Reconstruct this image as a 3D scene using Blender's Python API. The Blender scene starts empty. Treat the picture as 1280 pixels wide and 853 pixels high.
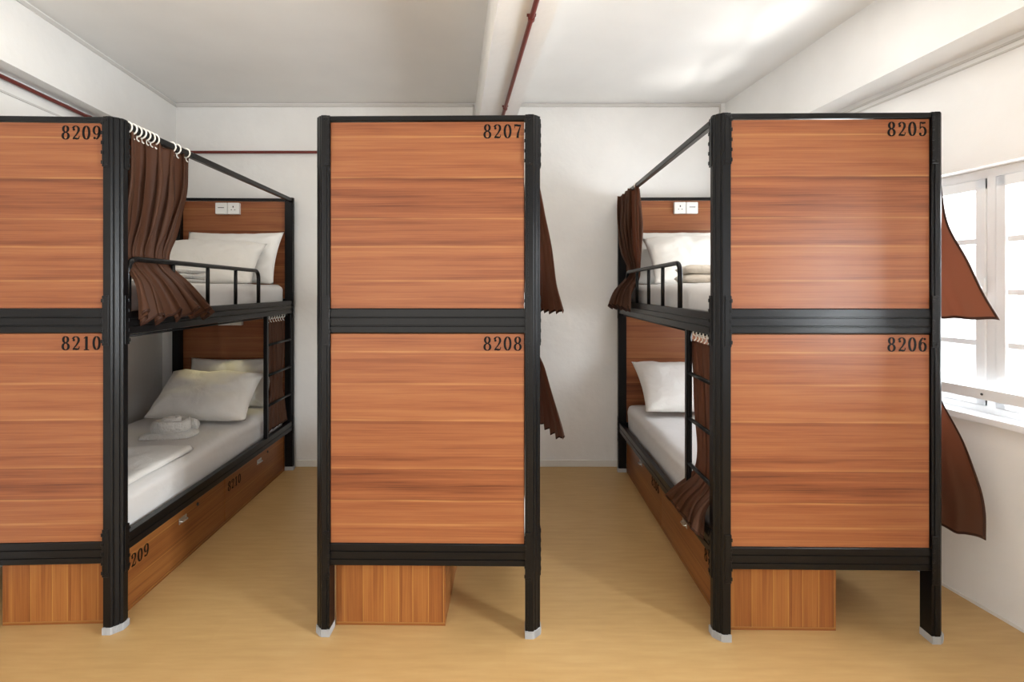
import bpy, bmesh, math, random
from mathutils import Vector, Matrix, noise
random.seed(7)
S = bpy.context.scene
COL = S.collection
PI = math.pi
R = math.radians
S.view_settings.view_transform = 'Standard'
S.view_settings.look = 'None'
S.view_settings.gamma = 1.0
S.view_settings.use_curve_mapping = False
S.view_settings.exposure = 0.0

# ------------------------------------------------------------------ materials
def mat(name):
    m = bpy.data.materials.new(name); m.use_nodes = True
    nt = m.node_tree; b = nt.nodes['Principled BSDF']
    return m, nt, b
def N(nt, typ, **kw):
    n = nt.nodes.new(typ)
    for k, v in kw.items(): setattr(n, k, v)
    return n
def ramp(nt, stops):
    r = N(nt, 'ShaderNodeValToRGB'); e = r.color_ramp.elements
    while len(e) < len(stops): e.new(0.5)
    for i, (p, c) in enumerate(stops):
        e[i].position = p; e[i].color = (*c, 1)
    return r
def plain(name, col, rough=0.5, metal=0.0, bump=0.0, bscale=60.0, var=0.0, spec=0.5):
    m, nt, b = mat(name)
    b.inputs['Base Color'].default_value = (*col, 1)
    b.inputs['Roughness'].default_value = rough
    b.inputs['Metallic'].default_value = metal
    b.inputs['Specular IOR Level'].default_value = spec
    tc = N(nt, 'ShaderNodeTexCoord')
    n = N(nt, 'ShaderNodeTexNoise'); n.inputs['Scale'].default_value = bscale; n.inputs['Detail'].default_value = 4
    nt.links.new(tc.outputs['Object'], n.inputs['Vector'])
    if bump:
        bp = N(nt, 'ShaderNodeBump'); bp.inputs['Strength'].default_value = bump; bp.inputs['Distance'].default_value = 0.01
        nt.links.new(n.outputs['Fac'], bp.inputs['Height']); nt.links.new(bp.outputs['Normal'], b.inputs['Normal'])
    v = max(var, 0.02)
    r = ramp(nt, [(0.3, tuple(c*(1-v) for c in col)), (0.7, tuple(min(1, c*(1+v)) for c in col))])
    n2 = N(nt, 'ShaderNodeTexNoise'); n2.inputs['Scale'].default_value = 3.0; n2.inputs['Detail'].default_value = 3
    nt.links.new(tc.outputs['Object'], n2.inputs['Vector'])
    nt.links.new(n2.outputs['Fac'], r.inputs['Fac']); nt.links.new(r.outputs['Color'], b.inputs['Base Color'])
    return m

def wood(name, along, across, dark=1.0, off=0.0, bands=6.6, tint=(1, 1, 1)):
    """veneer laminate; along / across: 0,1,2 = object axis of the grain and of the boards' stacking"""
    m, nt, b = mat(name)
    L = nt.links.new
    tc = N(nt, 'ShaderNodeTexCoord'); sx = N(nt, 'ShaderNodeSeparateXYZ'); L(tc.outputs['Object'], sx.inputs[0])
    A = sx.outputs[along]; C = sx.outputs[across]
    # slow waviness of the grain
    cb = N(nt, 'ShaderNodeCombineXYZ'); L(A, cb.inputs[0]); L(C, cb.inputs[1])
    mp = N(nt, 'ShaderNodeMapping'); L(cb.outputs[0], mp.inputs['Vector']); mp.inputs['Scale'].default_value = (2.2, 5, 1); mp.inputs['Location'].default_value = (off, off*2.3, off)
    w = N(nt, 'ShaderNodeTexNoise'); w.inputs['Scale'].default_value = 1.0; w.inputs['Detail'].default_value = 2; L(mp.outputs[0], w.inputs['Vector'])
    wm = N(nt, 'ShaderNodeMath', operation='MULTIPLY_ADD'); wm.inputs[1].default_value = 0.006; L(w.outputs['Fac'], wm.inputs[0]); L(C, wm.inputs[2])
    cc = N(nt, 'ShaderNodeMath', operation='ADD'); cc.inputs[1].default_value = off; L(wm.outputs[0], cc.inputs[0])
    # fine and broad streaks
    def streak(sa, sc, det):
        c2 = N(nt, 'ShaderNodeCombineXYZ'); L(A, c2.inputs[0]); L(cc.outputs[0], c2.inputs[1])
        p = N(nt, 'ShaderNodeMapping'); L(c2.outputs[0], p.inputs['Vector']); p.inputs['Scale'].default_value = (sa, sc, 1)
        t = N(nt, 'ShaderNodeTexNoise'); t.inputs['Scale'].default_value = 1.0; t.inputs['Detail'].default_value = det; t.inputs['Roughness'].default_value = 0.6
        L(p.outputs[0], t.inputs['Vector']); return t.outputs['Fac']
    s1 = streak(0.9, 26, 5); s2 = streak(2.2, 170, 3)
    mx = N(nt, 'ShaderNodeMath', operation='MULTIPLY_ADD'); mx.inputs[1].default_value = 0.42; L(s2, mx.inputs[0])
    m2 = N(nt, 'ShaderNodeMath', operation='MULTIPLY'); m2.inputs[1].default_value = 0.72; L(s1, m2.inputs[0]); L(m2.outputs[0], mx.inputs[2])
    # boards
    vf = N(nt, 'ShaderNodeTexVoronoi', voronoi_dimensions='1D', feature='F1'); vf.inputs['Scale'].default_value = bands; vf.inputs['Randomness'].default_value = 0.75; L(cc.outputs[0], vf.inputs['W'])
    sc = N(nt, 'ShaderNodeSeparateColor'); L(vf.outputs['Color'], sc.inputs[0])
    ad = N(nt, 'ShaderNodeMath', operation='MULTIPLY_ADD'); ad.inputs[1].default_value = 0.16; L(sc.outputs[0], ad.inputs[0]); L(mx.outputs[0], ad.inputs[2])
    d = dark
    T = lambda c: tuple(x*t*d*0.66 for x, t in zip(c, tint))
    r = ramp(nt, [(0.42, T((0.175, 0.050, 0.020))), (0.55, T((0.31, 0.095, 0.035))), (0.67, T((0.41, 0.140, 0.053))), (0.84, T((0.50, 0.195, 0.074)))])
    L(ad.outputs[0], r.inputs['Fac'])
    # pale seams between the boards
    ve = N(nt, 'ShaderNodeTexVoronoi', voronoi_dimensions='1D', feature='DISTANCE_TO_EDGE'); ve.inputs['Scale'].default_value = bands; ve.inputs['Randomness'].default_value = 0.75; L(cc.outputs[0], ve.inputs['W'])
    lr = ramp(nt, [(0.0, (.9, .9, .9)), (0.010, (.5, .5, .5)), (0.04, (0, 0, 0))]); L(ve.outputs['Distance'], lr.inputs['Fac'])
    fd = streak(2.0, 3.0, 2)
    fr = ramp(nt, [(0.35, (.25, .25, .25)), (0.6, (1, 1, 1))]); L(fd, fr.inputs['Fac'])
    lm = N(nt, 'ShaderNodeMath', operation='MULTIPLY'); L(lr.outputs['Color'], lm.inputs[0]); L(fr.outputs['Color'], lm.inputs[1])
    mix = N(nt, 'ShaderNodeMix', data_type='RGBA'); L(lm.outputs[0], mix.inputs[0]); L(r.outputs['Color'], mix.inputs[6]); mix.inputs[7].default_value = (*T((0.68, 0.33, 0.12)), 1)
    L(mix.outputs[2], b.inputs['Base Color'])
    b.inputs['Roughness'].default_value = 0.36
    b.inputs['Specular IOR Level'].default_value = 0.32
    return m

def cloth(name, col, trans=0.0, rough=0.85, bump=0.15, sheen=0.2, bscale=9.0):
    m, nt, b = mat(name); L = nt.links.new
    b.inputs['Base Color'].default_value = (*col, 1); b.inputs['Roughness'].default_value = rough
    b.inputs['Sheen Weight'].default_value = sheen; b.inputs['Specular IOR Level'].default_value = 0.2
    tc = N(nt, 'ShaderNodeTexCoord')
    n = N(nt, 'ShaderNodeTexNoise'); n.inputs['Scale'].default_value = bscale; n.inputs['Detail'].default_value = 5; n.inputs['Distortion'].default_value = 0.6
    L(tc.outputs['Object'], n.inputs['Vector'])
    bp = N(nt, 'ShaderNodeBump'); bp.inputs['Strength'].default_value = bump; bp.inputs['Distance'].default_value = 0.03
    L(n.outputs['Fac'], bp.inputs['Height']); L(bp.outputs['Normal'], b.inputs['Normal'])
    if trans:
        t = N(nt, 'ShaderNodeBsdfTranslucent'); t.inputs['Color'].default_value = (0.50, 0.25, 0.17, 1)
        mx = N(nt, 'ShaderNodeMixShader'); mx.inputs[0].default_value = trans
        L(b.outputs[0], mx.inputs[1]); L(t.outputs[0], mx.inputs[2])
        L(mx.outputs[0], nt.nodes['Material Output'].inputs['Surface'])
    return m

M = {}
M['metal'] = plain('black_powder_coated_steel', (0.0042, 0.0042, 0.0047), 0.30, 0.0, 0.0, 300, spec=0.25)
M['chrome'] = plain('brushed_steel', (0.55, 0.54, 0.52), 0.3, 0.9)
M['cap'] = plain('pale_grey_plastic', (0.42, 0.43, 0.44), 0.5)
M['white_plastic'] = plain('white_plastic', (0.82, 0.81, 0.78), 0.35)
M['ring'] = plain('ivory_plastic', (0.85, 0.82, 0.76), 0.35)
M['dark_slot'] = plain('dark_slot', (0.03, 0.03, 0.03), 0.6)
M['ink'] = plain('black_vinyl_numerals', (0.004, 0.004, 0.004), 0.6, spec=0.15)
M['panel'] = wood('plum_veneer_boards_across', 0, 2)
M['chest_end'] = wood('plum_veneer_boards_upright', 2, 0, 1.15, 3.1, 14, (1.0, 1.08, 0.75))
M['chest_side'] = wood('plum_veneer_boards_lengthwise', 1, 2, 1.0, 5.3, 9, (1.0, 1.05, 0.72))
M['sheet'] = cloth('white_cotton_sheet', (0.70, 0.68, 0.66), 0, 0.9, 0.25, 0.1, 6)
M['pillowcase'] = cloth('white_cotton_pillowcase', (0.82, 0.80, 0.76), 0, 0.85, 0.35, 0.1, 8)
M['duvet'] = cloth('white_quilt_cotton', (0.80, 0.78, 0.74), 0, 0.85, 0.4, 0.1, 7)
M['towel'] = cloth('white_terry', (0.80, 0.79, 0.76), 0, 0.95, 0.5, 0.4, 60)
M['beige'] = cloth('cream_blanket_cloth', (0.66, 0.60, 0.51), 0, 0.95, 0.4, 0.3, 20)
M['curtain'] = cloth('brown_curtain_satin', (0.095, 0.044, 0.025), 0.36, 0.5, 0.05, 0.0, 20)
M['curtain_hem'] = cloth('brown_curtain_hem', (0.045, 0.018, 0.011), 0.0, 0.6, 0.05, 0.0, 20)
M['wall'] = plain('white_wall_plaster', (0.82, 0.81, 0.79), 0.8, 0, 0.35, 14, 0.03)
M['ceiling'] = plain('white_ceiling_paint', (0.82, 0.81, 0.79), 0.6, 0, 0.08, 10, 0.02)
M['skirting'] = plain('white_skirting_paint', (0.74, 0.72, 0.68), 0.45)
M['trunk'] = plain('pale_grey_trunking', (0.60, 0.58, 0.55), 0.45)
M['red'] = plain('red_oxide_pipe_paint', (0.14, 0.020, 0.014), 0.4)
M['frame'] = plain('white_window_paint', (0.82, 0.83, 0.84), 0.35)

def floor_mat():
    m, nt, b = mat('pale_beech_laminate'); L = nt.links.new
    tc = N(nt, 'ShaderNodeTexCoord')
    br = N(nt, 'ShaderNodeTexBrick'); br.offset = 0.37
    br.inputs['Scale'].default_value = 1.0; br.inputs['Mortar Size'].default_value = 0.0012; br.inputs['Mortar Smooth'].default_value = 1.0
    br.inputs['Brick Width'].default_value = 0.9; br.inputs['Row Height'].default_value = 0.15
    br.inputs['Color1'].default_value = (0.0, 0, 0, 1); br.inputs['Color2'].default_value = (1, 1, 1, 1); br.inputs['Mortar'].default_value = (0.2, 0.2, 0.2, 1)
    L(tc.outputs['Object'], br.inputs['Vector'])
    mp = N(nt, 'ShaderNodeMapping'); mp.inputs['Scale'].default_value = (5, 38, 1); L(tc.outputs['Object'], mp.inputs['Vector'])
    n = N(nt, 'ShaderNodeTexNoise'); n.inputs['Scale'].default_value = 1; n.inputs['Detail'].default_value = 5; L(mp.outputs[0], n.inputs['Vector'])
    n3 = N(nt, 'ShaderNodeTexNoise'); n3.inputs['Scale'].default_value = 3.5; n3.inputs['Detail'].default_value = 4; L(tc.outputs['Object'], n3.inputs['Vector'])
    a = N(nt, 'ShaderNodeMath', operation='MULTIPLY_ADD'); a.inputs[1].default_value = 0.10; L(br.outputs['Color'], a.inputs[0]); L(n.outputs['Fac'], a.inputs[2])
    a2 = N(nt, 'ShaderNodeMath', operation='MULTIPLY_ADD'); a2.inputs[1].default_value = 0.35; L(n3.outputs['Fac'], a2.inputs[0]); L(a.outputs[0], a2.inputs[2])
    r = ramp(nt, [(0.3, (0.47, 0.29, 0.112)), (0.78, (0.54, 0.342, 0.142)), (1.0, (0.57, 0.37, 0.160))])
    L(a2.outputs[0], r.inputs['Fac']); L(r.outputs['Color'], b.inputs['Base Color'])
    b.inputs['Roughness'].default_value = 0.38; b.inputs['Specular IOR Level'].default_value = 0.35
    return m
M['floor'] = floor_mat()

def glass_mat():
    m, nt, b = mat('clear_window_glass'); L = nt.links.new
    t = N(nt, 'ShaderNodeBsdfTransparent'); g = N(nt, 'ShaderNodeBsdfGlossy'); g.inputs['Roughness'].default_value = 0.02
    
    mx = N(nt, 'ShaderNodeMixShader'); mx.inputs[0].default_value = 0.05; L(t.outputs[0], mx.inputs[1]); L(g.outputs[0], mx.inputs[2])
    L(mx.outputs[0], nt.nodes['Material Output'].inputs['Surface'])
    return m
M['glass'] = glass_mat()

# ------------------------------------------------------------------ helpers
def obj(name, bm, m, parent=None, smooth=False, recalc=True):
    if recalc: bmesh.ops.recalc_face_normals(bm, faces=bm.faces)
    me = bpy.data.meshes.new(name); bm.to_mesh(me); bm.free()
    ms = m if isinstance(m, (list, tuple)) else [m]
    for x in ms: me.materials.append(M[x])
    if smooth:
        for p in me.polygons: p.use_smooth = True
    o = bpy.data.objects.new(name, me); COL.objects.link(o)
    if parent: o.parent = parent
    return o
def tag(o, label, cat, group=None):
    o['label'] = label; o['category'] = cat
    if group: o['group'] = group
    return o
def thing(name, label, cat, loc=(0, 0, 0), rz=0.0, group=None):
    o = bpy.data.objects.new(name, None); COL.objects.link(o)
    o.empty_display_size = 0.1
    o.location = loc; o.rotation_euler = (0, 0, rz)
    return tag(o, label, cat, group)
def struct(name, bm, m, parent=None, smooth=False):
    o = obj(name, bm, m, parent, smooth)
    if not parent: o['kind'] = 'structure'
    return o
def box(bm, x0, x1, y0, y1, z0, z1, bev=0.0, seg=2, f=None):
    g = bmesh.ops.create_cube(bm, size=1.0); vs = g['verts']
    for v in vs:
        v.co = Vector((x0 if v.co.x < 0 else x1, y0 if v.co.y < 0 else y1, z0 if v.co.z < 0 else z1))
    if bev:
        es = list({e for v in vs for e in v.link_edges})
        r = bmesh.ops.bevel(bm, geom=es, offset=bev, segments=seg, profile=0.5, affect='EDGES')
        vs = list({v for fc in r['faces'] for v in fc.verts} | {v for v in vs if v.is_valid})
    if f:
        for v in vs: v.co = Vector(f(*v.co))
    return vs
def prism(bm, pts, axis, a, b, f=None):
    """polygon pts (2D) extruded along axis from a to b"""
    def P(p, t):
        c = {0: (t, p[0], p[1]), 1: (p[0], t, p[1]), 2: (p[0], p[1], t)}[axis]
        return f(*c) if f else c
    A = [bm.verts.new(P(p, a)) for p in pts]; B = [bm.verts.new(P(p, b)) for p in pts]
    n = len(pts)
    bm.faces.new(A); bm.faces.new(B[::-1])
    for i in range(n): bm.faces.new((A[i], A[(i+1) % n], B[(i+1) % n], B[i]))
def tube(bm, path, r, seg=12, closed=False, cap=True):
    path = [Vector(p) for p in path]; n = len(path)
    rings = []; prev = None
    for i, p in enumerate(path):
        if closed: t = path[(i+1) % n]-path[i-1]
        else: t = path[min(i+1, n-1)]-path[max(i-1, 0)]
        t.normalize()
        if prev is None:
            u = t.orthogonal().normalized()
        else:
            u = prev-t*prev.dot(t); u.normalize()
        prev = u; w = t.cross(u)
        rr = r[i] if isinstance(r, (list, tuple)) else r
        rings.append([bm.verts.new(p+(u*math.cos(2*PI*k/seg)+w*math.sin(2*PI*k/seg))*rr) for k in range(seg)])
    for i in range(n if closed else n-1):
        a, b = rings[i], rings[(i+1) % n]
        for k in range(seg): bm.faces.new((a[k], a[(k+1) % seg], b[(k+1) % seg], b[k]))
    if cap and not closed:
        bm.faces.new(rings[0][::-1]); bm.faces.new(rings[-1])
def fillet(pts, rad, n=6):
    pts = [Vector(p) for p in pts]; out = [pts[0]]
    for i in range(1, len(pts)-1):
        p = pts[i]; a = (pts[i-1]-p).normalized(); b = (pts[i+1]-p).normalized()
        p0 = p+a*rad; p2 = p+b*rad
        for k in range(n+1):
            t = k/n; out.append(p0*(1-t)**2+p*2*t*(1-t)+p2*t*t)
    out.append(pts[-1]); return out
def lerp(a, b, t): return a+(b-a)*t
def cyl(bm, c, axis, r, h, seg=14):
    c = Vector(c); d = Vector(axis).normalized()*h
    tube(bm, [c, c+d], r, seg)

# ------------------------------------------------------------------ numerals (fat-face serif, drawn as strokes of changing width)
def arc(cx, cy, rx, ry, a0, a1, n=20):
    return [(cx+rx*math.cos(R(lerp(a0, a1, i/n))), cy+ry*math.sin(R(lerp(a0, a1, i/n)))) for i in range(n+1)]
TH, TN = 0.16, 0.052
def wv(pts):                       # upright strokes thick, level strokes thin
    out = []
    for i, p in enumerate(pts):
        a = pts[max(i-1, 0)]; b = pts[min(i+1, len(pts)-1)]
        dx, dy = b[0]-a[0], b[1]-a[1]; l = math.hypot(dx, dy) or 1
        out.append((p[0], p[1], TN+(TH-TN)*abs(dy/l)**1.6))
    return out
def ball(cx, cy, r): return ('ball', cx, cy, r)
GL = {
 '0': [wv(arc(.31, .5, .205, .455, 0, 360, 40))],
 '8': [wv(arc(.31, .745, .165, .215, 0, 360, 32)), wv(arc(.31, .265, .205, .235, 0, 360, 32))],
 '9': [wv(arc(.31, .67, .20, .29, 0, 360, 36)), wv(arc(.20, .55, .31, .51, 25, -75, 20)), ball(.17, .13, .085)],
 '6': [wv(arc(.31, .33, .20, .29, 0, 360, 36)), wv(arc(.42, .45, .31, .51, 205, 105, 20)), ball(.45, .87, .085)],
 '2': [wv(arc(.30, .72, .20, .235, 165, -20, 22)) + [(.46, .56, .13), (.34, .36, .09), (.20, .20, .07), (.11, .09, .06)], [(.09, .07, .10), (.20, .10, .13), (.36, .075, .13), (.47, .08, .10), (.53, .16, .05), (.54, .27, .04)], ball(.16, .71, .085)],
 '7': [[(.08, .90, .13), (.22, .91, .14), (.40, .88, .14), (.53, .92, .08)], [(.09, .98, .04), (.09, .70, .04)], [(.53, .93, .05), (.42, .62, .09), (.33, .35, .15), (.30, .03, .17)]],
 '1': [[(.32, .97, .17), (.32, .03, .17)], [(.14, .03, .06), (.50, .03, .06)], [(.14, .82, .05), (.32, .95, .08)]],
 '5': [[(.14, .95, .06), (.30, .90, .13), (.50, .92, .11)], [(.14, .95, .06), (.13, .48, .05)], wv(arc(.28, .33, .225, .30, 130, -130, 26)), ball(.14, .16, .085)],
}
def numerals(text, h, P):
    """P(u, v, n) maps text plane (u right, v up, n off the surface) to local coordinates"""
    bm = bmesh.new(); th = 0.0012
    def poly(pts):
        if len(pts) < 3: return
        a = [bm.verts.new(P(p[0], p[1], th)) for p in pts]; bm.faces.new(a)
        b = [bm.verts.new(P(p[0], p[1], 0.0)) for p in pts]
        for i in range(len(pts)):
            j = (i+1) % len(pts); bm.faces.new((a[i], b[i], b[j], a[j]))
    adv = 0.70*h; sq = 0.97
    for i, ch in enumerate(text):
        ox = i*adv
        for st in GL[ch]:
            if st[0] == 'ball':
                _, cx, cy, r = st
                poly([(ox+sq*h*(cx+r*math.cos(2*PI*k/14)), h*(cy+r*math.sin(2*PI*k/14))) for k in range(14)]); continue
            Lp, Rp = [], []
            for k, (x, y, w) in enumerate(st):
                a = st[max(k-1, 0)]; b = st[min(k+1, len(st)-1)]
                if len(st) > 25 and abs(st[0][0]-st[-1][0])+abs(st[0][1]-st[-1][1]) < 1e-4:
                    if k == 0: a = st[-2]
                    if k == len(st)-1: b = st[1]
                dx, dy = b[0]-a[0], b[1]-a[1]; l = math.hypot(dx, dy) or 1
                nx, ny = -dy/l*w/2, dx/l*w/2
                Lp.append((ox+sq*h*(x+nx), h*(y+ny))); Rp.append((ox+sq*h*(x-nx), h*(y-ny)))
            for k in range(len(st)-1): poly([Lp[k], Lp[k+1], Rp[k+1], Rp[k]])
    return bm

# ------------------------------------------------------------------ camera
F, PX, PY = 632.0, 632.0, 360.0
cam = bpy.data.cameras.new('camera'); co = bpy.data.objects.new('camera', cam); COL.objects.link(co)
co.location = (0, 0, 1.475); co.rotation_euler = (R(90), 0, 0)
cam.sensor_width = 36; cam.lens = 36*F/1280
cam.shift_x = (640-PX)/1280; cam.shift_y = -(426.5-PY)/1280
cam.clip_start = 0.05
S.camera = co

# ------------------------------------------------------------------ the room
YB = 4.175; ZC = 3.0; Y0 = -2.4
def xl(y): return -2.835+0.105*(YB-y)          # left wall
def xr(y): return 2.218-0.146*(y-2.163)        # right wall
bm = bmesh.new(); box(bm, 0, 1, Y0, YB+.15, -0.1, 0.0, f=lambda t, y, z: (lerp(xl(y)-.14, xr(y)+.15, t), y, z)); struct('floor', bm, 'floor')
bm = bmesh.new(); box(bm, 0, 1, Y0, YB+.15, ZC, ZC+0.1, f=lambda t, y, z: (lerp(xl(y)-.14, xr(y)+.15, t), y, z)); struct('ceiling', bm, 'ceiling')
bm = bmesh.new(); box(bm, -3.4, 3.2, YB, YB+0.15, 0, ZC); struct('wall_back', bm, 'wall')
bm = bmesh.new(); box(bm, 0, -0.15, Y0, YB, 0, ZC, f=lambda x, y, z: (xl(y)+x, y, z)); struct('wall_left', bm, 'wall')

# right wall with two window openings
WT = 0.16
W1 = (1.685, 3.695); W2 = (-0.20, 0.62); ZS, ZT = 0.885, 2.035
bm = bmesh.new()
fr = lambda x, y, z: (xr(y)+x, y, z)
for a, b, c, d in ((Y0, W2[0], 0, ZC), (W2[1], W1[0], 0, ZC), (W1[1], YB, 0, ZC)): box(bm, 0, WT, a, b, c, d, f=fr)
for a, b in (W1, W2):
    box(bm, 0, WT, a, b, 0, ZS-.03, f=fr); box(bm, 0, WT, a, b, ZT, ZC, f=fr)
struct('wall_right', bm, 'wall')

def window(name, s0, s1, n_case, bar):
    fn = lambda n, s, z: (xr(s)+n, s, z)
    bm = bmesh.new()
    n0, n1 = 0.075, 0.135
    for a, b, c, d in ((s0, s1, ZS, ZS+.035), (s0, s1, ZT-.045, ZT), (s0, s0+.05, ZS, ZT), (s1-.05, s1, ZS, ZT)):
        box(bm, n0, n1, a, b, c, d, 0.003, f=fn)
    wc = (s1-s0)/n_case
    for k in range(1, n_case): box(bm, n0, n1, s0+k*wc-.022, s0+k*wc+.022, ZS+.03, ZT-.04, 0.003, f=fn)
    o = struct(name, bm, 'frame')
    bm = bmesh.new(); box(bm, -0.03, WT, s0-.0, s1+.0, ZS-.03, ZS+.002, 0.004, f=fn); obj('window_sill', bm, 'frame', o)
    for k in range(n_case):
        a = s0+k*wc+(.05 if k == 0 else .022); b = s0+(k+1)*wc-(.05 if k == n_case-1 else .022)
        z0, z1 = ZS+.035, ZT-.045
        bm = bmesh.new()
        for q in ((a, a+.042, z0, z1), (b-.042, b, z0, z1), (a, b, z0, z0+.05), (a, b, z1-.05, z1)):
            box(bm, n0-.008, n1-.012, *q, 0.003, f=fn)
        nb = 4
        for j in range(1, nb):
            zz = z0+.05+(z1-z0-.1)*j/nb
            box(bm, n0+.004, n1-.02, a+.04, b-.04, zz-.013, zz+.013, f=fn)
        c = obj('casement', bm, 'frame', o)
        bm = bmesh.new(); box(bm, n0+.018, n0+.022, a+.03, b-.03, z0+.03, z1-.03, f=fn); obj('pane', bm, 'glass', c)
        if k == 0: continue
        bm = bmesh.new()
        hs = a+.005
        p = Vector(fn(n0-.012, hs, 1.49))
        box(bm, n0-.02, n0-.006, hs-.012, hs+.012, 1.455, 1.52, 0.002, f=fn)
        tube(bm, fillet([fn(n0-.02, hs, 1.475), fn(n0-.05, hs, 1.475), fn(n0-.055, hs+.035, 1.44), fn(n0-.05, hs+.05, 1.36)], 0.015), 0.0075, 10)
        obj('window_handle', bm, 'frame', c, True)
    if bar:
        bm = bmesh.new(); box(bm, -0.012, -0.004, s0-.06, s1+.06, .962, 1.012, 0.002, f=fn)
        g = obj('safety_bar', bm, 'frame', o)
        bm = bmesh.new()
        for s in (s0-.03, 2.318, s1+.03): cyl(bm, fn(-.0115, s, .987), (-1, 0, 0), .0055, .003, 10)
        obj('bolt', bm, 'dark_slot', g)
    return o
window('window_1', *W1, 3, True)
window('window_2', *W2, 2, False)

# beams under the ceiling
ZM, ZSB = 2.665, 2.60
def ml(y): return -0.25+0.105*(YB-y)
bm = bmesh.new(); box(bm, 0, 0.258, Y0, YB, ZM, ZC, f=lambda x, y, z: (ml(y)+x, y, z)); struct('trim_1', bm, 'wall')
def bl(y): return -2.72+0.116*(YB-y)
bm = bmesh.new(); box(bm, 0, 1, Y0, YB, ZSB+.02, ZC, f=lambda t, y, z: (lerp(bl(y), xl(y)-.02, t), y, z)); struct('trim_2', bm, 'wall')
def br_(y): return 1.812+0.100*(YB-y)
bm = bmesh.new(); box(bm, 0, 1, Y0, YB, ZSB-.02, ZC, f=lambda t, y, z: (lerp(br_(y), xr(y)+.02, t), y, z)); struct('trim_3', bm, 'wall')
# mini trunking along the ceiling edges
def strip(name, boxes, m='trunk'):
    bm = bmesh.new()
    for q, f in boxes: box(bm, *q, f=f)
    return struct(name, bm, m)
strip('trim_4', [((bl(YB)+.0, ml(YB)-.01, YB-.012, YB, ZC-.032, ZC-.010), None), ((ml(YB)-.022, ml(YB)-.010, YB-.012, YB, 2.4, ZC-.02), None)])
strip('trim_5', [((ml(YB)+.26, br_(YB)-.04, YB-.012, YB, ZC-.032, ZC-.010), None), ((br_(YB)-.052, br_(YB)-.04, YB-.012, YB, 2.4, ZC-.02), None)])
strip('trim_6', [((0, .008, Y0, YB, ZC-.034, ZC-.012), lambda x, y, z: (bl(y)+x, y, z))])
strip('trim_7', [((-.008, 0, Y0, YB, ZSB-.055, ZSB-.045), lambda x, y, z: (xr(y)+x, y, z)), ((-.008, 0, Y0, YB, ZSB-.085, ZSB-.078), lambda x, y, z: (xr(y)+x, y, z))])
strip('trim_8', [((0, .008, Y0, YB, ZSB-.085, ZSB-.075), lambda x, y, z: (xl(y)+x, y, z))])
bm = bmesh.new(); box(bm, xl(YB)+.0, xr(YB), YB-.012, YB, 0, .055, .003); struct('baseboard_back', bm, 'skirting')
bm = bmesh.new(); box(bm, 0, .012, Y0, YB, 0, .055, f=lambda x, y, z: (xl(y)+x, y, z)); struct('baseboard_left', bm, 'skirting')
bm = bmesh.new(); box(bm, -.006, 0, Y0, YB, 0, .012, f=lambda x, y, z: (xr(y)+x, y, z)); struct('baseboard_right', bm, 'skirting')

# red fire-alarm pipe: left wall, across the back wall, up to the beam and forward under it
t = thing('red_pipe', 'thin red pipe running along the left wall, the back wall and under the ceiling beam', 'pipe', (xl(YB), YB, 2.585))
def rel(p): return tuple(Vector(p)-t.location)
zc = 2.588
mid = 0.155
path = [rel((xl(y)+.024, y, zc)) for y in (Y0, 0.5, 2.5)]+[rel((xl(YB)+.03, YB-.03, zc)), rel((ml(YB)+mid, YB-.03, zc)), rel((ml(YB)+mid, YB-.03, ZM-.016)), rel((ml(3.5)+mid, 3.5, ZM-.016)), rel((ml(1.5)+mid, 1.5, ZM-.016)), rel((ml(Y0)+mid, Y0, ZM-.016))]
bm = bmesh.new(); tube(bm, fillet(path, 0.025), 0.0115, 12); obj('pipe_run', bm, 'red', t, True)
for y in (2.2, 3.3):
    bm = bmesh.new(); c = Vector(rel((ml(y)+mid, y, ZM-.016)))
    tube(bm, [c+Vector((0, -.012, 0)), c+Vector((0, .012, 0))], .0155, 14)
    box(bm, c.x-.02, c.x+.02, c.y-.008, c.y+.008, c.z+.010, c.z+.0155); obj('pipe_clip', bm, 'red', t)
for y in (2.3, 3.3):
    bm = bmesh.new(); c = Vector(rel((xl(y)+.024, y, zc)))
    tube(bm, [c+Vector((0, -.012, 0)), c+Vector((0, .012, 0))], .0155, 14)
    box(bm, c.x-.023, c.x-.010, c.y-.008, c.y+.008, c.z-.02, c.z+.02); obj('pipe_clip', bm, 'red', t)

# ------------------------------------------------------------------ bunk beds
W, LEN, H = 0.955, 2.0, 2.205
HW = W/2; PS = 0.064; CH = 0.031
def post_profile():
    """plan outline, outer corner at (0,0), bed to +x +y; grooved 45-degree outer face"""
    p = [(CH, 0.0), (PS-.012, 0.0), (PS-.012, .003), (PS, .003), (PS, PS), (.003, PS), (.003, PS-.012), (0, PS-.012), (0, CH)]
    n = 12
    a = Vector((0, CH)); b = Vector((CH, 0)); nrm = Vector((1, 1)).normalized()
    for k in range(1, n):
        t = k/n
        g = 0.0022 if k in (3, 9) else (-0.001 if 4 <= k <= 8 else 0)
        q = a.lerp(b, t)+nrm*g
        p.append((q.x, q.y))
    return p
PROF = post_profile()
def rail_profile(z0, z1, d0, d1, grooves):
    """(depth, z) section; d0 is the outward face"""
    s = 1 if d1 > d0 else -1
    p = [(d0+s*.002, z0), (d1, z0), (d1, z1), (d0+s*.002, z1), (d0, z1-.003)]
    for g in sorted(grooves, reverse=True):
        p += [(d0, g+.0035), (d0+s*.004, g+.0015), (d0+s*.004, g-.0015), (d0, g-.0035)]
    p.append((d0, z0+.003))
    return p
Z_LB, Z_LT = 0.300, 0.392      # lower rails
Z_MB, Z_MT = 1.284, 1.387      # middle rails
Z_TB = H-0.024
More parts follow.
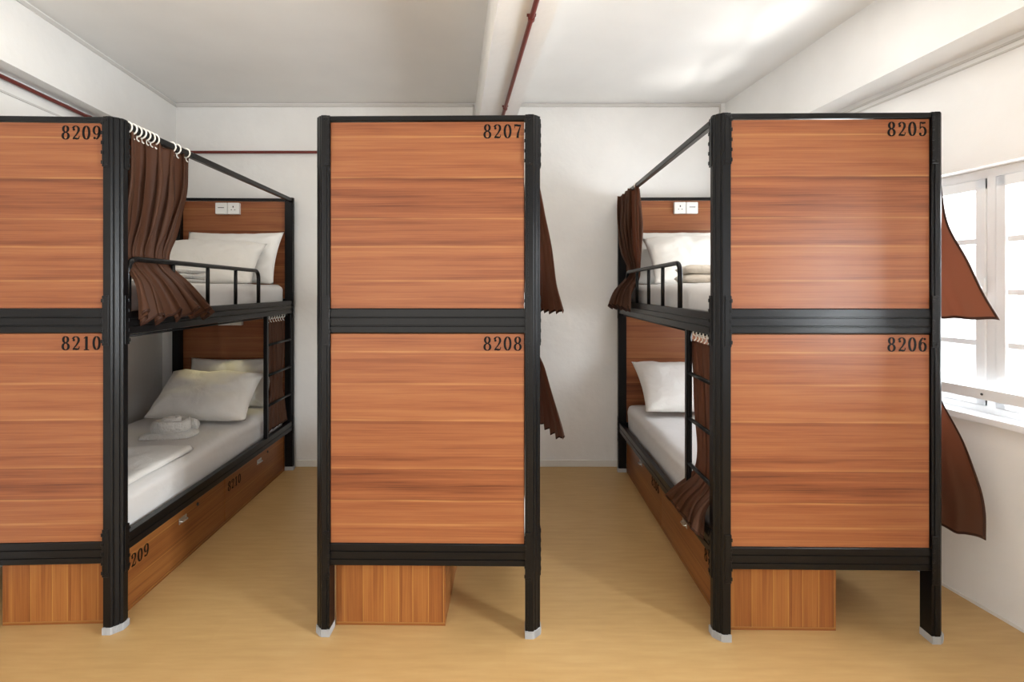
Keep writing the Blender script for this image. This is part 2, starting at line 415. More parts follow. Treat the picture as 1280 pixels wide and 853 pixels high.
def make_bed(label, loc, rz, nums, side, guard, ladder_y, sockets):
    t = thing('bunk_bed', label, 'bunk bed', loc, rz, 'numbered bunk beds')
    # posts
    for sx in (-1, 1):
        for ye in (0, 1):
            f = lambda x, y, z: (sx*(HW-x), (LEN-y if ye else y), z)
            bm = bmesh.new(); prism(bm, PROF, 2, 0.022, H, f)
            pt = obj('corner_post', bm, 'metal', t)
            bm = bmesh.new()
            cap = [(CH-.002, -.003), (PS+.001, -.003), (PS+.001, PS+.001), (-.003, PS+.001), (-.003, CH-.002)]
            prism(bm, cap, 2, 0, 0.03, f)
            for k in range(7):
                x = CH+.002+k*.0048; box(bm, x, x+.0024, -.0045, -.002, 0.002, .029, f=f); box(bm, -.0045, -.002, x, x+.0024, .002, .029, f=f)
            for k in range(1, 7):
                c = Vector((0, CH)).lerp(Vector((CH, 0)), k/7)-Vector((.0045, .0045)); box(bm, c.x-.001, c.x+.001, c.y-.001, c.y+.001, .002, .029, f=f)
            obj('foot_cap', bm, 'cap', pt)
            # slotted joint brackets, on the end side
            for z0, z1 in ((H-.215, H-.008), (Z_MB-.055, Z_MT+.055), (Z_LB-.055, Z_LT+.055)):
                bm = bmesh.new()
                box(bm, PS-.026, PS+.001, -.0035, .001, z0, z1, .001, 1, f=f)
                nh = 5
                for k in range(nh):
                    zz = lerp(z0+.02, z1-.02, k/(nh-1)); box(bm, PS-.007, PS+.004, -.006, -.003, zz-.009, zz+.006, .0008, 1, f=f)
                for zz in (z0+.012, z1-.012): cyl(bm, f(PS-.018, -.003, zz), (0, (1 if ye else -1), 0), .0035, .0025, 8)
                obj('joint_bracket', bm, 'metal', pt)
                bm = bmesh.new()
                box(bm, -.0035, .001, PS-.026, PS+.001, z0, z1, .001, 1, f=f)
                for k in range(nh):
                    zz = lerp(z0+.02, z1-.02, k/(nh-1)); box(bm, -.006, -.003, PS-.007, PS+.004, zz-.009, zz+.006, .0008, 1, f=f)
                obj('joint_bracket', bm, 'metal', pt)
    xi = HW-PS
    for ye in (0, 1):
        f = lambda x, y, z: (x, (LEN-y if ye else y), z)
        for z0, z1, g, d1 in ((Z_LB, Z_LT, (Z_LB+.028, Z_LB+.062), .042), (Z_MB, Z_MT, (Z_MB+.030, Z_MB+.066), .042), (Z_TB, H-.002, (), .03)):
            bm = bmesh.new(); prism(bm, rail_profile(z0, z1, .004, d1, g), 0, -xi, xi, f); obj('end_rail', bm, 'metal', t)
        for i, (z0, z1) in enumerate(((Z_MT, Z_TB), (Z_LT, Z_MB))):
            bm = bmesh.new(); box(bm, -xi+.002, xi-.004, .010, .026, z0+.001, z1-.004, .001, 1, f=f)
            p = obj('end_panel' if not ye else 'headboard_panel', bm, 'panel', t)
            if not ye:
                h = 0.061
                u0 = xi-.012-(3*.70+.62)*h; v0 = z1-.014-h
                bm = numerals(nums[i], h, lambda u, v, n: (u0+u, .010-n, v0+v))
                n = obj('number', bm, 'ink', p); n['label'] = 'black numerals '+nums[i]
            elif sockets and sockets[i] is not None:
                x0, order = sockets[i]
                zt = z1-.02
                for k, kind in enumerate(order):
                    xa = x0+k*.096
                    bm = bmesh.new(); box(bm, xa, xa+.092, LEN-.026-.034, LEN-.026, zt-.092, zt, .004, 2)
                    sp = obj('wall_socket' if kind == 's' else 'wall_switch', bm, 'white_plastic', t)
                    bm = bmesh.new(); yf = LEN-.0605; cx = xa+.046; cz = zt-.046
                    if kind == 's':
                        box(bm, cx-.004, cx+.004, yf-.001, yf+.002, cz+.006, cz+.020)
                        box(bm, cx-.018, cx-.009, yf-.001, yf+.002, cz-.014, cz-.009); box(bm, cx+.009, cx+.018, yf-.001, yf+.002, cz-.014, cz-.009)
                        obj('pin_slot', bm, 'dark_slot', sp)
                    else:
                        box(bm, cx-.024, cx+.024, yf-.001, yf+.002, cz+.003, cz+.008); obj('card_slot', bm, 'dark_slot', sp)
    # long rails
    for sx in (-1, 1):
        f = lambda d, y, z: (sx*(HW-d), y, z)
        fp = lambda y, d, z: (sx*(HW-d), y, z)
        for z0, z1, g in ((Z_LB+.025, Z_LT+.006, (Z_LB+.06,)), (Z_MB-.014, Z_MT-.016, (Z_MB+.022, Z_MB+.052))):
            bm = bmesh.new(); prism(bm, rail_profile(z0, z1, .004, .036, g), 1, PS, LEN-PS, f); obj('side_rail', bm, 'metal', t)
        bm = bmesh.new(); box(bm, .006, .034, PS, LEN-PS, H-.034, H-.004, .003, 1, f=f); obj('top_rail', bm, 'metal', t)
        bm = bmesh.new(); tube(bm, [f(.045, PS*.6, Z_MB-.026), f(.045, LEN-PS*.6, Z_MB-.026)], .006, 10); obj('curtain_rod', bm, 'metal', t, True)
    # bed bases
    for z in (Z_LB+.03, Z_MB-.006):
        bm = bmesh.new(); box(bm, -HW+.036, HW-.036, .042, LEN-.042, z, z+.018, .001, 1); obj('bed_base', bm, 'chest_side', t)
    # guard rail on the upper bunk
    if guard:
        y0, y1 = guard; xo = side*(HW-.017); zt = 1.605; zb = Z_MT-.017
        bm = bmesh.new(); tube(bm, fillet([(xo, y0, zb), (xo, y0, zt), (xo, y1, zt-.012), (xo, y1, zb)], .06, 8), .0125, 14)
        g = obj('guard_rail', bm, 'metal', t, True)
        for k in (1, 2, 3):
            y = lerp(y0, y1, k/4)
            bm = bmesh.new(); tube(bm, [(xo, y, zb), (xo, y, zt-.006)], .0105, 12); obj('baluster', bm, 'metal', g, True)
    # ladder
    if ladder_y:
        ya, yb = ladder_y                       # ya: ladder stile, yb: the stile next to the corner post
        xo = side*(HW-.015)
        bm = bmesh.new(); box(bm, xo-.014, xo+.014, ya-.014, ya+.014, Z_LT+.002, Z_MB-.014, .003, 1)
        sgn = 1 if yb > ya else -1
        box(bm, xo-.008, xo+.008, yb-.008, yb+.008, Z_LT+.002, Z_MB-.014, .002, 1)
        box(bm, xo-.006, xo+.006, ya+sgn*.018-.005, ya+sgn*.018+.005, Z_LT+.002, Z_MB-.014, .002, 1)
        ld = obj('ladder', bm, 'metal', t)
        for z in (.62, .84, 1.06):
            bm = bmesh.new(); tube(bm, [(xo, ya, z), (xo, yb, z)], .0095, 12); obj('rung', bm, 'metal', ld, True)
    return t

BL = dict(loc=(-2.125, 2.132, 0), rz=R(2.1))
BM = dict(loc=(-.331, 2.130, 0), rz=R(-0.8))
BR = dict(loc=(1.352, 2.098, 0), rz=R(-0.8))
make_bed('black steel bunk bed with wood end panels numbered 8209 and 8210', BL['loc'], BL['rz'], ('8209', '8210'), 1, (.085, 1.36), (1.475, 1.925), ((-.14, 'ws'), (-.12, 'ws')))
make_bed('black steel bunk bed with wood end panels numbered 8207 and 8208', BM['loc'], BM['rz'], ('8207', '8208'), -1, (.5, 1.7), (.37, .078), ((-.03, 'sw'), None))
make_bed('black steel bunk bed with wood end panels numbered 8205 and 8206', BR['loc'], BR['rz'], ('8205', '8206'), -1, (.5, 1.7), (.37, .078), ((-.03, 'sw'), None))
def at(B, x, y, z):
    c, s = math.cos(B['rz']), math.sin(B['rz']); l = B['loc']
    return (l[0]+c*x-s*y, l[1]+s*x+c*y, l[2]+z)

# ------------------------------------------------------------------ under-bed chests
def chest(B, side, nums, label):
    wd, ht, ln = .478, .296, 1.86
    xo = side*(HW-.066)                       # the aisle face
    t = thing('storage_chest', label, 'chest', at(B, xo-side*wd/2, .075, 0), B['rz'], 'under-bed chests')
    X = side*wd/2
    bm = bmesh.new()
    box(bm, -wd/2, wd/2, 0, .018, .014, ht, .001, 1); obj('end_board', bm, 'chest_end', t)
    bm = bmesh.new(); box(bm, -wd/2, wd/2, ln-.018, ln, .014, ht, .001, 1); obj('end_board', bm, 'chest_end', t)
    bm = bmesh.new()
    a, b = sorted((-X, -X+side*.018)); box(bm, a, b, .018, ln-.018, .014, ht, .001, 1)
    box(bm, -wd/2+.018, wd/2-.018, .018, ln-.018, .014, .03); box(bm, -wd/2+.018, wd/2-.018, .018, ln-.018, ht-.018, ht)
    a, b = sorted((X-side*.3, X-side*.018)); box(bm, a, b, ln/2-.009, ln/2+.009, .03, ht-.018)
    obj('carcass', bm, 'chest_side', t)
    bm = bmesh.new(); box(bm, -wd/2, wd/2, 0, ln, 0, .013, .001, 1); obj('plinth', bm, 'chest_side', t)
    halves = ((.020, ln/2-.002), (ln/2+.002, ln-.020))
    for k, (y0, y1) in enumerate(halves):
        bm = bmesh.new(); a, b = sorted((X-side*.017, X)); box(bm, a, b, y0, y1, .016, ht-.003, .001, 1)
        d = obj('drawer_front', bm, 'chest_side', t)
        ym = lerp(y0, y1, .52)
        zc = .232
        bm = bmesh.new(); f = lambda n, y, z: (X+side*n, y, z)
        box(bm, 0, .004, ym-.033, ym+.033, zc-.016, zc+.016, .001, 1, f=f)
        tube(bm, fillet([f(.003, ym-.026, zc), f(.016, ym-.022, zc-.004), f(.016, ym+.022, zc-.004), f(.003, ym+.026, zc)], .006), .0035, 8)
        obj('pull_handle', bm, 'chrome', d)
        bm = bmesh.new(); cyl(bm, f(0, ym+.14, zc+.022), (side, 0, 0), .009, .004, 14); obj('lock', bm, 'dark_slot', d)
        h = .062
        if side > 0: P = lambda u, v, n: (X+n, y0+.035+u, .186+v)
        else: P = lambda u, v, n: (X-n, y0+.035+(3*.70+.62)*h-u, .186+v)
        n = obj('number', numerals(nums[k], h, P), 'ink', d); n['label'] = 'black numerals '+nums[k]
    return t
chest(BL, 1, ('8209', '8210'), 'low wooden drawer chest on the floor under bunks 8209 and 8210')
chest(BM, -1, ('8207', '8208'), 'low wooden drawer chest on the floor under bunks 8207 and 8208')
chest(BR, -1, ('8205', '8206'), 'low wooden drawer chest on the floor under bunks 8205 and 8206')

# ------------------------------------------------------------------ bedding
def soft(bm, amp, scale, seed):
    bm.normal_update()
    o = Vector((seed*3.7, seed*1.9, seed*5.1))
    d = [(v, v.normal*amp*noise.noise(v.co*scale+o)) for v in bm.verts]
    for v, q in d: v.co += q
def mattress(B, z, label, seed):
    wx, ly, th = .415, .945, .20
    bm = bmesh.new()
    nx, ny, nz = 20, 44, 6
    def S_(u, v, w):        # rounded box by clamping to an inner box
        r = .055
        p = Vector((u*wx, v*ly, (w*.5+.5)*th))
        c = Vector((max(-wx+r, min(wx-r, p.x)), max(-ly+r, min(ly-r, p.y)), max(r*.6, min(th-r, p.z))))
        d = p-c
        if d.length > 1e-6: p = c+d.normalized()*min(d.length, r)
        return p
    g = bmesh.ops.create_cube(bm, size=2)
    bmesh.ops.subdivide_edges(bm, edges=bm.edges, cuts=27, use_grid_fill=True)
    for v in bm.verts: v.co = S_(*v.co)
    soft(bm, .007, 7, seed); soft(bm, .0025, 25, seed+1)
    o = obj('mattress', bm, 'sheet', None, True)
    o.location = at(B, 0, 1.0, z); o.rotation_euler = (0, 0, B['rz'])
    return tag(o, label, 'mattress', 'sheeted mattresses')
ZU, ZL = Z_MB+.016, Z_LB+.052
MU, MLo = ZU+.20, ZL+.20
for B, u, l in ((BL, '8209', '8210'), (BM, '8207', '8208'), (BR, '8205', '8206')):
    mattress(B, ZU, 'white-sheeted mattress on the upper bunk behind the panel numbered '+u, int(u) % 97)
    mattress(B, ZL, 'white-sheeted mattress on the lower bunk behind the panel numbered '+l, int(l) % 97)

def pillow(label, w, h, th, seed, p_bot, p_top, yaw=0.0, roll=0.0):
    """w wide, h tall, leaning: p_bot / p_top are world points at the middle of the lower and the upper edge"""
    bm = bmesh.new(); n = 34
    top, bot = {}, {}
    rnd = random.Random(seed)
    for i in range(n+1):
        for j in range(n+1):
            u = -1+2*i/n; v = -1+2*j/n
            pinch_x = 1-.10*(1-v*v)**1.0*0.0-.06*(1-abs(v)**2)
            pinch_y = 1-.075*(1-abs(u)**2)
            x = u*w/2*pinch_x; y = v*h/2*pinch_y
            e = (1-abs(u)**3.2)*(1-abs(v)**3.0)
            t = th/2*max(e, 0)**.55
            wr = .015*noise.noise(Vector((u*2.2+seed, v*2.2, seed*1.3)))+.006*noise.noise(Vector((u*6, v*3.5+seed, seed)))
            # creases fanning in from the corners
            cr = .007*math.sin(9*math.atan2(1-abs(v), 1-abs(u)+.02))*max(0, abs(u)+abs(v)-1.0)
            wr = (wr+cr)*min(1, 6*max(e, 0))
            sag = -.018*(1-v)*0.5*(1-u*u)
            top[i, j] = bm.verts.new((x, y, t+wr+sag))
            bot[i, j] = top[i, j] if i in (0, n) or j in (0, n) else bm.verts.new((x, y, -t*.85+wr*.5+sag))
    for i in range(n):
        for j in range(n):
            bm.faces.new((top[i, j], top[i+1, j], top[i+1, j+1], top[i, j+1]))
            q = (bot[i, j], bot[i, j+1], bot[i+1, j+1], bot[i+1, j])
            bm.faces.new(q)
    a = Vector(p_bot); b = Vector(p_top)
    xv = Vector((math.cos(yaw), math.sin(yaw), math.sin(roll))).normalized()
    sh = (b-a).dot(xv); yv = (b-a-xv*sh).normalized()
    for v in bm.verts: v.co.x += sh*v.co.y/h
    m = Matrix((xv, yv, xv.cross(yv))).transposed().to_4x4(); m.translation = (a+b)/2
    zf = (MU if a.z > 1.2 else MLo)+.004; mi = m.inverted()
    for v in bm.verts:                       # the underside settles on the mattress
        q = m @ v.co
        if q.z < zf: q.z = zf+.04*(q.z-zf); v.co = mi @ q
    o = obj('pillow', bm, 'pillowcase', None, True)
    o.matrix_world = m
    return tag(o, label, 'pillow', 'white pillows')
# left, upper bunk (8209)
pillow('white pillow propped against the headboard of upper bunk 8209, behind another', .74, .44, .15, 1, at(BL, .04, 1.73, MU+.012), at(BL, .06, 1.875, MU+.41), BL['rz'])
pillow('white pillow lying in front of the propped pillow on upper bunk 8209', .70, .46, .16, 2, at(BL, .06, 1.36, MU+.012), at(BL, .02, 1.72, MU+.33), BL['rz'], R(-2))
# left, lower bunk (8210)
pillow('white pillow upright against the headboard of lower bunk 8210, behind another', .66, .40, .14, 3, at(BL, .03, 1.765, MLo+.02), at(BL, .03, 1.885, MLo+.34), BL['rz'])
pillow('big white pillow leaning in front on lower bunk 8210, nearest the rolled towel', .68, .47, .19, 4, at(BL, .095, 1.25, MLo+.055), at(BL, .045, 1.63, MLo+.285), BL['rz']+R(-2), R(-1.5))
# right, upper bunk (8205)
pillow('white pillow against the headboard of upper bunk 8205, beside the brown curtain', .74, .46, .16, 5, at(BR, -.05, 1.70, MU+.010), at(BR, -.05, 1.87, MU+.40), BR['rz'])
pillow('white pillow lying in front of the headboard pillow on upper bunk 8205', .72, .48, .17, 8, at(BR, -.0, 1.32, MU+.010), at(BR, .0, 1.67, MU+.36), BR['rz'], R(2))
# right, lower bunk (8206)
pillow('white pillow leaning on the headboard of lower bunk 8206', .72, .46, .17, 6, at(BR, -.03, 1.44, MLo+.05), at(BR, -.05, 1.80, MLo+.36), BR['rz']+R(2))

# rolled towel on 8210
def towel_roll(label, p, rz, sc):
    bm = bmesh.new()
    n = 150; sec = 20
    # folded foot of the towel
    rings = []
    for i in range(n):
        t = i/(n-1); a = 2*PI*2.1*t+.6
        r = lerp(.115, .018, t)*1.0
        z = lerp(.045, .083, t**.7)
        c = Vector((r*1.12*math.cos(a), r*.92*math.sin(a), z))
        rad = Vector((math.cos(a), math.sin(a), 0))
        hz = lerp(.038, .040, t)*(1+.06*math.sin(a*3+1)); hr = lerp(.0225, .017, t)
        ring = []
        for k in range(sec):
            b = 2*PI*k/sec
            dz = hz*math.copysign(abs(math.sin(b))**.75, math.sin(b)); dr = hr*math.cos(b)
            q = c+rad*dr+Vector((0, 0, dz))
            q.z += .006*noise.noise(q*22); q += rad*.004*noise.noise(q*30+Vector((5, 0, 0)))
            q.z = max(q.z, .002)
            ring.append(bm.verts.new(q))
        rings.append(ring)
    for i in range(n-1):
        for k in range(sec): bm.faces.new((rings[i][k], rings[i][(k+1) % sec], rings[i+1][(k+1) % sec], rings[i+1][k]))
    bm.faces.new(rings[0]); bm.faces.new(rings[-1])
    # flap spread under the roll
    g = 26; V = {}
    for i in range(g+1):
        for j in range(g+1):
            u = -1+2*i/g; v = -1+2*j/g
            k = (max(abs(u), abs(v)) or 1)/(math.hypot(u, v) or 1)
            k = lerp(1, k, .6)
            x = u*k*.165-.02; y = v*k*.105-.01
            e = 1-max(abs(u), abs(v))**6
            z = .010+.022*e+.006*noise.noise(Vector((x*18, y*18, 2)))*e
            V[i, j] = (bm.verts.new((x, y, z)), bm.verts.new((x, y, 0.0)))
    for i in range(g):
        for j in range(g):
            bm.faces.new([V[a][0] for a in ((i, j), (i+1, j), (i+1, j+1), (i, j+1))])
            bm.faces.new([V[a][1] for a in ((i, j), (i, j+1), (i+1, j+1), (i+1, j))])
    for i in range(g):
        for a, b in (((i, 0), (i+1, 0)), ((i, g), (i+1, g)), ((0, i), (0, i+1)), ((g, i), (g, i+1))):
            bm.faces.new((V[a][0], V[b][0], V[b][1], V[a][1]))
    for v in bm.verts: v.co *= sc
    o = obj('rolled_towel', bm, 'towel', None, True)
    o.location = p; o.rotation_euler = (0, 0, rz)
    return tag(o, label, 'towel')
towel_roll('white towel rolled into a bun on the sheet of lower bunk 8210', at(BL, .085, 1.03, MLo+.001), R(10), .98)

def folded(name, label, cat, p, rz, wx, wy, layers, m, seed, th=.024):
    """cloth folded in layers with rounded, uneven edges"""
    bm = bmesh.new(); rnd = random.Random(seed)
    for k in range(layers):
        ox, oy = rnd.uniform(-.008, .008), rnd.uniform(-.006, .006)
        n = 18
        sh = rnd.uniform(.95, 1.02)
        T = {}
        for i in range(n+1):
            for j in range(n+1):
                u = -1+2*i/n; v = -1+2*j/n
                e = max(0, (1-abs(u)**9)*(1-abs(v)**9))**.5
                x = u*wx/2*sh+ox+.006*noise.noise(Vector((v*3, k*4+seed, 0))); y = v*wy/2*sh+oy+.006*noise.noise(Vector((u*3, k*4+seed, 9)))
                zc = (k+.5)*th+.012*noise.noise(Vector((u*1.3, v*1.3, seed)))*(k/max(1, layers-1))
                w = .003*noise.noise(Vector((x*25, y*25, k+seed)))
                a = bm.verts.new((x, y, zc+e*th*.5+w))
                T[i, j] = (a, a if i in (0, n) or j in (0, n) else bm.verts.new((x, y, zc-e*th*.5)))
        for i in range(n):
            for j in range(n):
                bm.faces.new([T[a][0] for a in ((i, j), (i+1, j), (i+1, j+1), (i, j+1))])
                bm.faces.new([T[a][1] for a in ((i, j), (i, j+1), (i+1, j+1), (i+1, j))])
    o = obj(name, bm, m, None, True); o.location = p; o.rotation_euler = (0, 0, rz)
    return tag(o, label, cat)
folded('folded_towel', 'white folded towel behind the guard rail on upper bunk 8209', 'towel', at(BL, .10, .98, MU+.002), BL['rz']+R(6), .34, .24, 3, 'towel', 3, .03)
folded('folded_blanket', 'cream folded blanket on the mattress of upper bunk 8205', 'blanket', at(BR, -.15, .93, MU+.001), BR['rz']+R(-4), .34, .28, 2, 'beige', 5, .055)

# quilt folded over the foot of the lower left bunk
def quilt(B, label, y0, y1, z, xa, xb, seed, skew=.0):
    bm = bmesh.new(); nx, ny = 40, 60; th = .022
    T = {}
    for i in range(nx+1):
        for j in range(ny+1):
            u = i/nx; v = j/ny
            x = lerp(xa, xb, u)+.010*noise.noise(Vector((v*4, seed, 0)))*(u*2-1); y = lerp(y0, y1, v)+.02*noise.noise(Vector((u*3, seed, 5)))*v+skew*(u-.5)*v
            e = min(1, min(u, 1-u)*30, min(v, 1-v)*45)**.5
            w = .006*noise.noise(Vector((x*6, y*6, seed)))+.004*noise.noise(Vector((x*16, y*9, seed+3)))
            puff = .012*(1-e)*0
            a = bm.verts.new((x, y, th*.25+th*e+w*e+.006))
            T[i, j] = (a, a if i in (0, nx) or j in (0, ny) else bm.verts.new((x, y, .003)))
    for i in range(nx):
        for j in range(ny):
            bm.faces.new([T[a][0] for a in ((i, j), (i+1, j), (i+1, j+1), (i, j+1))])
            bm.faces.new([T[a][1] for a in ((i, j), (i, j+1), (i+1, j+1), (i+1, j))])
    o = obj('quilt', bm, 'duvet', None, True); o.location = at(B, 0, 0, z); o.rotation_euler = (0, 0, B['rz'])
    return tag(o, label, 'quilt')
quilt(BL, 'thin white quilt laid flat over the foot of lower bunk 8210', .10, .74, MLo-.002, -.37, .385, 3, -.03)

# ------------------------------------------------------------------ curtains
def curtain(B, side, label, rows, pleats, seed, rail, ring_ys, zr, rr, xin=0.0):
    """rows: (z, y0, y1, out0, out1, amp) from top to hem; out = distance outside the bed's side face at y0 and y1"""
    t = thing('curtain', label, 'curtain', at(B, side*HW, rows[0][1], rows[0][0]), B['rz'], 'brown bunk curtains')
    oy, oz = rows[0][1], rows[0][0]
    bm = bmesh.new(); nu, nv = pleats*14, 70
    rnd = random.Random(seed)
    ph = [rnd.uniform(.7, 1.3) for _ in range(pleats)]; tot = sum(ph); cum = [0]
    for q in ph: cum.append(cum[-1]+q/tot)
    am = [rnd.uniform(.55, 1.25) for _ in range(pleats+1)]
    zs = [r[0] for r in rows]
    def row(z):
        for k in range(len(rows)-1):
            if zs[k] >= z >= zs[k+1]:
                s = (zs[k]-z)/(zs[k]-zs[k+1])
                p0, p1, p2, p3 = rows[max(k-1, 0)], rows[k], rows[k+1], rows[min(k+2, len(rows)-1)]
                out = []
                for c in range(1, 6):
                    d1 = (p2[c]-p0[c])/max(1e-6, p0[0]-p2[0])*(p1[0]-p2[0]) if p0 is not p1 else p2[c]-p1[c]
                    d2 = (p3[c]-p1[c])/max(1e-6, p1[0]-p3[0])*(p1[0]-p2[0]) if p3 is not p2 else p2[c]-p1[c]
                    h = (2*s**3-3*s*s+1)*p1[c]+(s**3-2*s*s+s)*d1+(-2*s**3+3*s*s)*p2[c]+(s**3-s*s)*d2
                    out.append(h)
                return out
        return rows[-1][1:]
    G = {}
    for j in range(nv+1):
        z = lerp(zs[0], zs[-1], j/nv)
        y0, y1, o0, o1, amp = row(z)
        for i in range(nu+1):
            u = i/nu
            k = max(q for q in range(pleats) if cum[q] <= u+1e-9); fu = (u-cum[k])/(cum[k+1]-cum[k])
            a = lerp(am[k], am[k+1], fu)
            w = math.sin(2*PI*fu)+(.38 if amp > .0085 else 0)*math.sin(4*PI*fu+k*1.7+3*(1-j/nv))
            x = lerp(o0, o1, u)+amp*a*w
            y = lerp(y0, y1, u)+amp*a*.8*math.sin(4*PI*fu+.6)
            x += .006*noise.noise(Vector((u*5+seed, z*5, 0))); y += .008*noise.noise(Vector((u*4+seed, z*4, 7)))
            zz = z+(.016*noise.noise(Vector((u*6+seed, 1, 3)))+.8*amp*w)*(j/nv)**2
            G[i, j] = bm.verts.new((side*x, y-oy, zz-oz))
    for i in range(nu):
        for j in range(nv):
            f = bm.faces.new((G[i, j], G[i+1, j], G[i+1, j+1], G[i, j+1]))
            if j >= nv-1: f.material_index = 1
            if i == 0 or i == nu-1: f.material_index = 1 if rail else 0
    o = obj('curtain_cloth', bm, ('curtain', 'curtain_hem'), t, True)
    md = o.modifiers.new('thickness', 'SOLIDIFY'); md.thickness = .0022; md.offset = 0
    for y in ring_ys:
        bm = bmesh.new(); tl = rnd.uniform(-.35, .35); tz = rnd.uniform(-.2, .2)
        xc = -xin
        pts = []
        for k in range(20):
            a = 2*PI*k/20
            pts.append((side*(xc+rr*math.cos(a)), (y-oy)+rr*.35*tl*math.sin(a)+rr*.3*tz*math.cos(a), (zr-oz)+rr*1.15*math.sin(a)))
        tube(bm, pts, .0036, 8, closed=True)
        # eyelet hook below
        tube(bm, fillet([(side*xc, y-oy, zr-oz-rr*1.1), (side*xc, y-oy+.006*tl, zr-oz-rr*1.1-.016), (side*(xc+.010), y-oy, zr-oz-rr*1.1-.024)], .006, 4), .003, 8)
        obj('curtain_ring', bm, 'ring', t, True)
    return t
ZTR = H-.019     # middle of the top side rail
G = lambda a, b, n: [lerp(a, b, k/(n-1)) for k in range(n)]
# left bed, aisle side
curtain(BL, 1, 'brown curtain tied back at the foot of upper bunk 8209, tucked behind the guard rail',
        [(2.170, .075, .545, -.022, -.022, .018), (1.95, .07, .515, -.024, -.022, .034), (1.75, .075, .455, -.042, -.037, .030), (1.63, .075, .42, -.052, -.050, .014), (1.57, .072, .42, -.03, -.025, .013), (1.50, .066, .48, .014, .014, .018), (1.42, .058, .56, .034, .036, .026), (1.335, .046, .66, .044, .046, .036)],
        5, 11, False, G(.085, .27, 7)+[.40, .44, .52], ZTR, .0205, .02)
curtain(BL, 1, 'brown curtain behind the ladder at the head of lower bunk 8210',
        [(1.215, 1.56, 1.86, -.042, -.042, .009), (1.0, 1.56, 1.86, -.042, -.042, .010), (.70, 1.60, 1.83, -.042, -.042, .008), (.60, 1.57, 1.86, -.040, -.040, .008), (.415, 1.52, 1.91, -.036, -.036, .009)],
        5, 12, False, G(1.57, 1.85, 7), Z_MB-.026, .014, .045)
# middle bed, far side
curtain(BM, 1, 'brown curtain sticking out to the right of upper bunk 8207',
        [(2.170, .60, 1.10, -.022, -.022, .012), (1.93, .62, 1.08, .045, .0, .012), (1.65, .66, 1.10, .10, .0, .010), (1.48, .66, 1.12, .125, .0, .010), (1.335, .64, 1.16, .155, .0, .013)],
        6, 13, False, G(.61, 1.09, 8), ZTR, .0205, .02)
curtain(BM, 1, 'brown curtain sticking out to the right of lower bunk 8208',
        [(1.215, .60, 1.08, -.045, -.045, .012), (1.05, .64, 1.08, .045, .0, .012), (.92, .66, 1.10, .085, .0, .010), (.80, .66, 1.12, .12, .0, .010), (.645, .64, 1.16, .155, .0, .013)],
        6, 14, False, G(.61, 1.07, 8), Z_MB-.026, .014, .045)
# right bed, aisle side
curtain(BR, -1, 'brown curtain gathered at the head of upper bunk 8205, over the guard rail end',
        [(2.185, 1.36, 1.93, -.022, .004, .024), (1.95, 1.34, 1.92, -.022, .0, .034), (1.75, 1.36, 1.86, -.03, -.01, .024), (1.62, 1.42, 1.78, -.045, -.04, .012), (1.55, 1.42, 1.80, -.04, -.03, .012), (1.45, 1.40, 1.88, .015, .04, .016), (1.325, 1.36, 1.93, .035, .085, .022)],
        5, 15, False, G(1.40, 1.89, 4), ZTR, .021, .02)
curtain(BR, -1, 'brown curtain behind the ladder at the foot of lower bunk 8206',
        [(1.215, .08, .44, -.042, -.042, .009), (1.05, .08, .38, -.042, -.042, .010), (.85, .08, .34, -.042, -.042, .010), (.66, .08, .33, -.042, -.042, .009), (.58, .08, .35, -.035, -.030, .010), (.50, .075, .39, .018, .028, .020), (.405, .06, .48, .040, .058, .032)],
        5, 16, False, G(.09, .35, 7), Z_MB-.026, .014, .045)
# right bed, window side
curtain(BR, 1, 'brown curtain flaring towards the window beside upper bunk 8205',
        [(2.170, .075, .42, -.022, -.022, .008), (1.95, .075, .42, .030, -.01, .007), (1.75, .085, .42, .075, -.005, .005), (1.60, .09, .42, .160, .0, .004), (1.45, .10, .42, .240, .0, .004), (1.335, .10, .42, .31, .0, .004)],
        3, 17, True, G(.085, .40, 6), ZTR, .0205, .02)
curtain(BR, 1, 'brown curtain flaring towards the wall beside lower bunk 8206',
        [(1.215, .075, .42, -.045, -.045, .010), (1.04, .075, .42, .015, -.02, .006), (.80, .085, .42, .145, .0, .004), (.62, .09, .42, .215, .0, .004), (.50, .09, .42, .240, .0, .004), (.385, .09, .42, .240, .0, .004)],
        3, 18, True, G(.085, .40, 6), Z_MB-.026, .014, .045)

# ------------------------------------------------------------------ light
w = bpy.data.worlds.new('world'); S.world = w; w.use_nodes = True
wt = w.node_tree; bg = wt.nodes['Background']; bg.inputs[0].default_value = (0.95, 0.975, 1.0, 1)
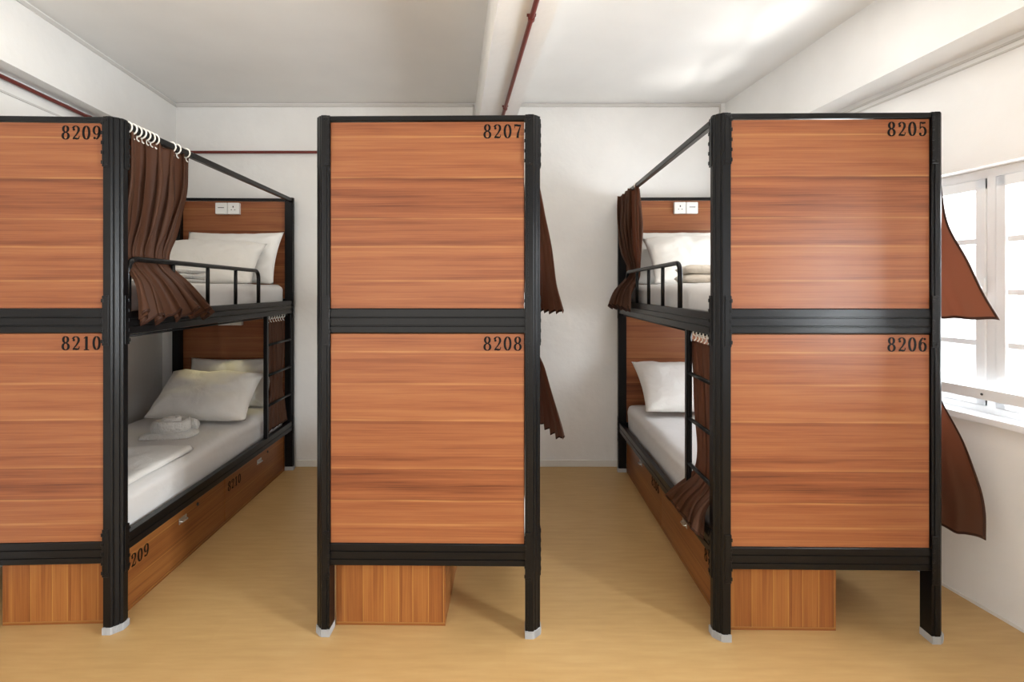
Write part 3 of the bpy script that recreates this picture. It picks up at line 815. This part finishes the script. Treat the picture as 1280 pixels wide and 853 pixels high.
# hazy sky: brightest over the street on the window side
tc = N(wt, 'ShaderNodeTexCoord'); sp = N(wt, 'ShaderNodeSeparateXYZ'); wt.links.new(tc.outputs['Generated'], sp.inputs[0])
mr = N(wt, 'ShaderNodeMapRange'); mr.inputs[1].default_value = 0.1; mr.inputs[2].default_value = 0.6; mr.inputs[3].default_value = 0.42; mr.inputs[4].default_value = 3.0
wt.links.new(sp.outputs[0], mr.inputs[0]); wt.links.new(mr.outputs[0], bg.inputs[1])
def area(name, loc, aim, sx, sy, power, col):
    l = bpy.data.lights.new(name, 'AREA'); l.shape = 'RECTANGLE'; l.size = sx; l.size_y = sy; l.energy = power; l.color = col
    o = bpy.data.objects.new(name, l); COL.objects.link(o); o.location = loc
    o.rotation_euler = (Vector(aim)-Vector(loc)).to_track_quat('-Z', 'Y').to_euler()
    return o
def win_light(name, s0, s1, power):
    s = (s0+s1)/2; n = Vector((-1, -.146, 0)).normalized()
    p = Vector((xr(s)+.40, s, 1.5))
    area(name, p, p+n, s1-s0+.3, 1.4, power, (0.90, 0.96, 1.0))
win_light('daylight_window_one', *W1, 150)
win_light('daylight_window_two', *W2, 760)
# sunlight thrown up from the ground outside onto the ceiling
l = bpy.data.lights.new('ground_bounce', 'SUN'); l.energy = 3.6; l.angle = R(11); l.color = (1.0, 0.98, 0.94)
o = bpy.data.objects.new('ground_bounce', l); COL.objects.link(o)
o.location = (4.5, 2, 0.5); o.rotation_euler = Vector((-.50, .15, 1)).to_track_quat('-Z', 'Y').to_euler()
# soft fill added at the room's open end, behind the camera
area('rear_fill_light', (-0.9, -2.6, 1.3), (0.5, 2.0, 2.4), 3.2, 1.6, 52, (1.0, 0.95, 0.87))
# two unseen fill lights added over the bed row, either side of the beam
area('overhead_fill_light', (-1.30, 2.30, 2.95), (-1.30, 2.75, 0), 1.6, 0.3, 9, (1.0, 0.92, 0.78))
area('overhead_fill_light', (0.90, 2.30, 2.95), (0.90, 2.75, 0), 1.2, 0.3, 12, (1.0, 0.97, 0.92))
# reading lamp at the head of the lower left bunk
l = bpy.data.lights.new('reading_lamp', 'SPOT'); l.energy = 4; l.color = (1.0, 0.86, 0.42); l.shadow_soft_size = .03; l.spot_size = R(75); l.spot_blend = .8
o = bpy.data.objects.new('reading_lamp', l); COL.objects.link(o); o.location = at(BL, .05, 1.80, 1.22)
o.rotation_euler = (Vector(at(BL, .05, 1.60, .8))-Vector(at(BL, .05, 1.80, 1.22))).to_track_quat('-Z', 'Y').to_euler()
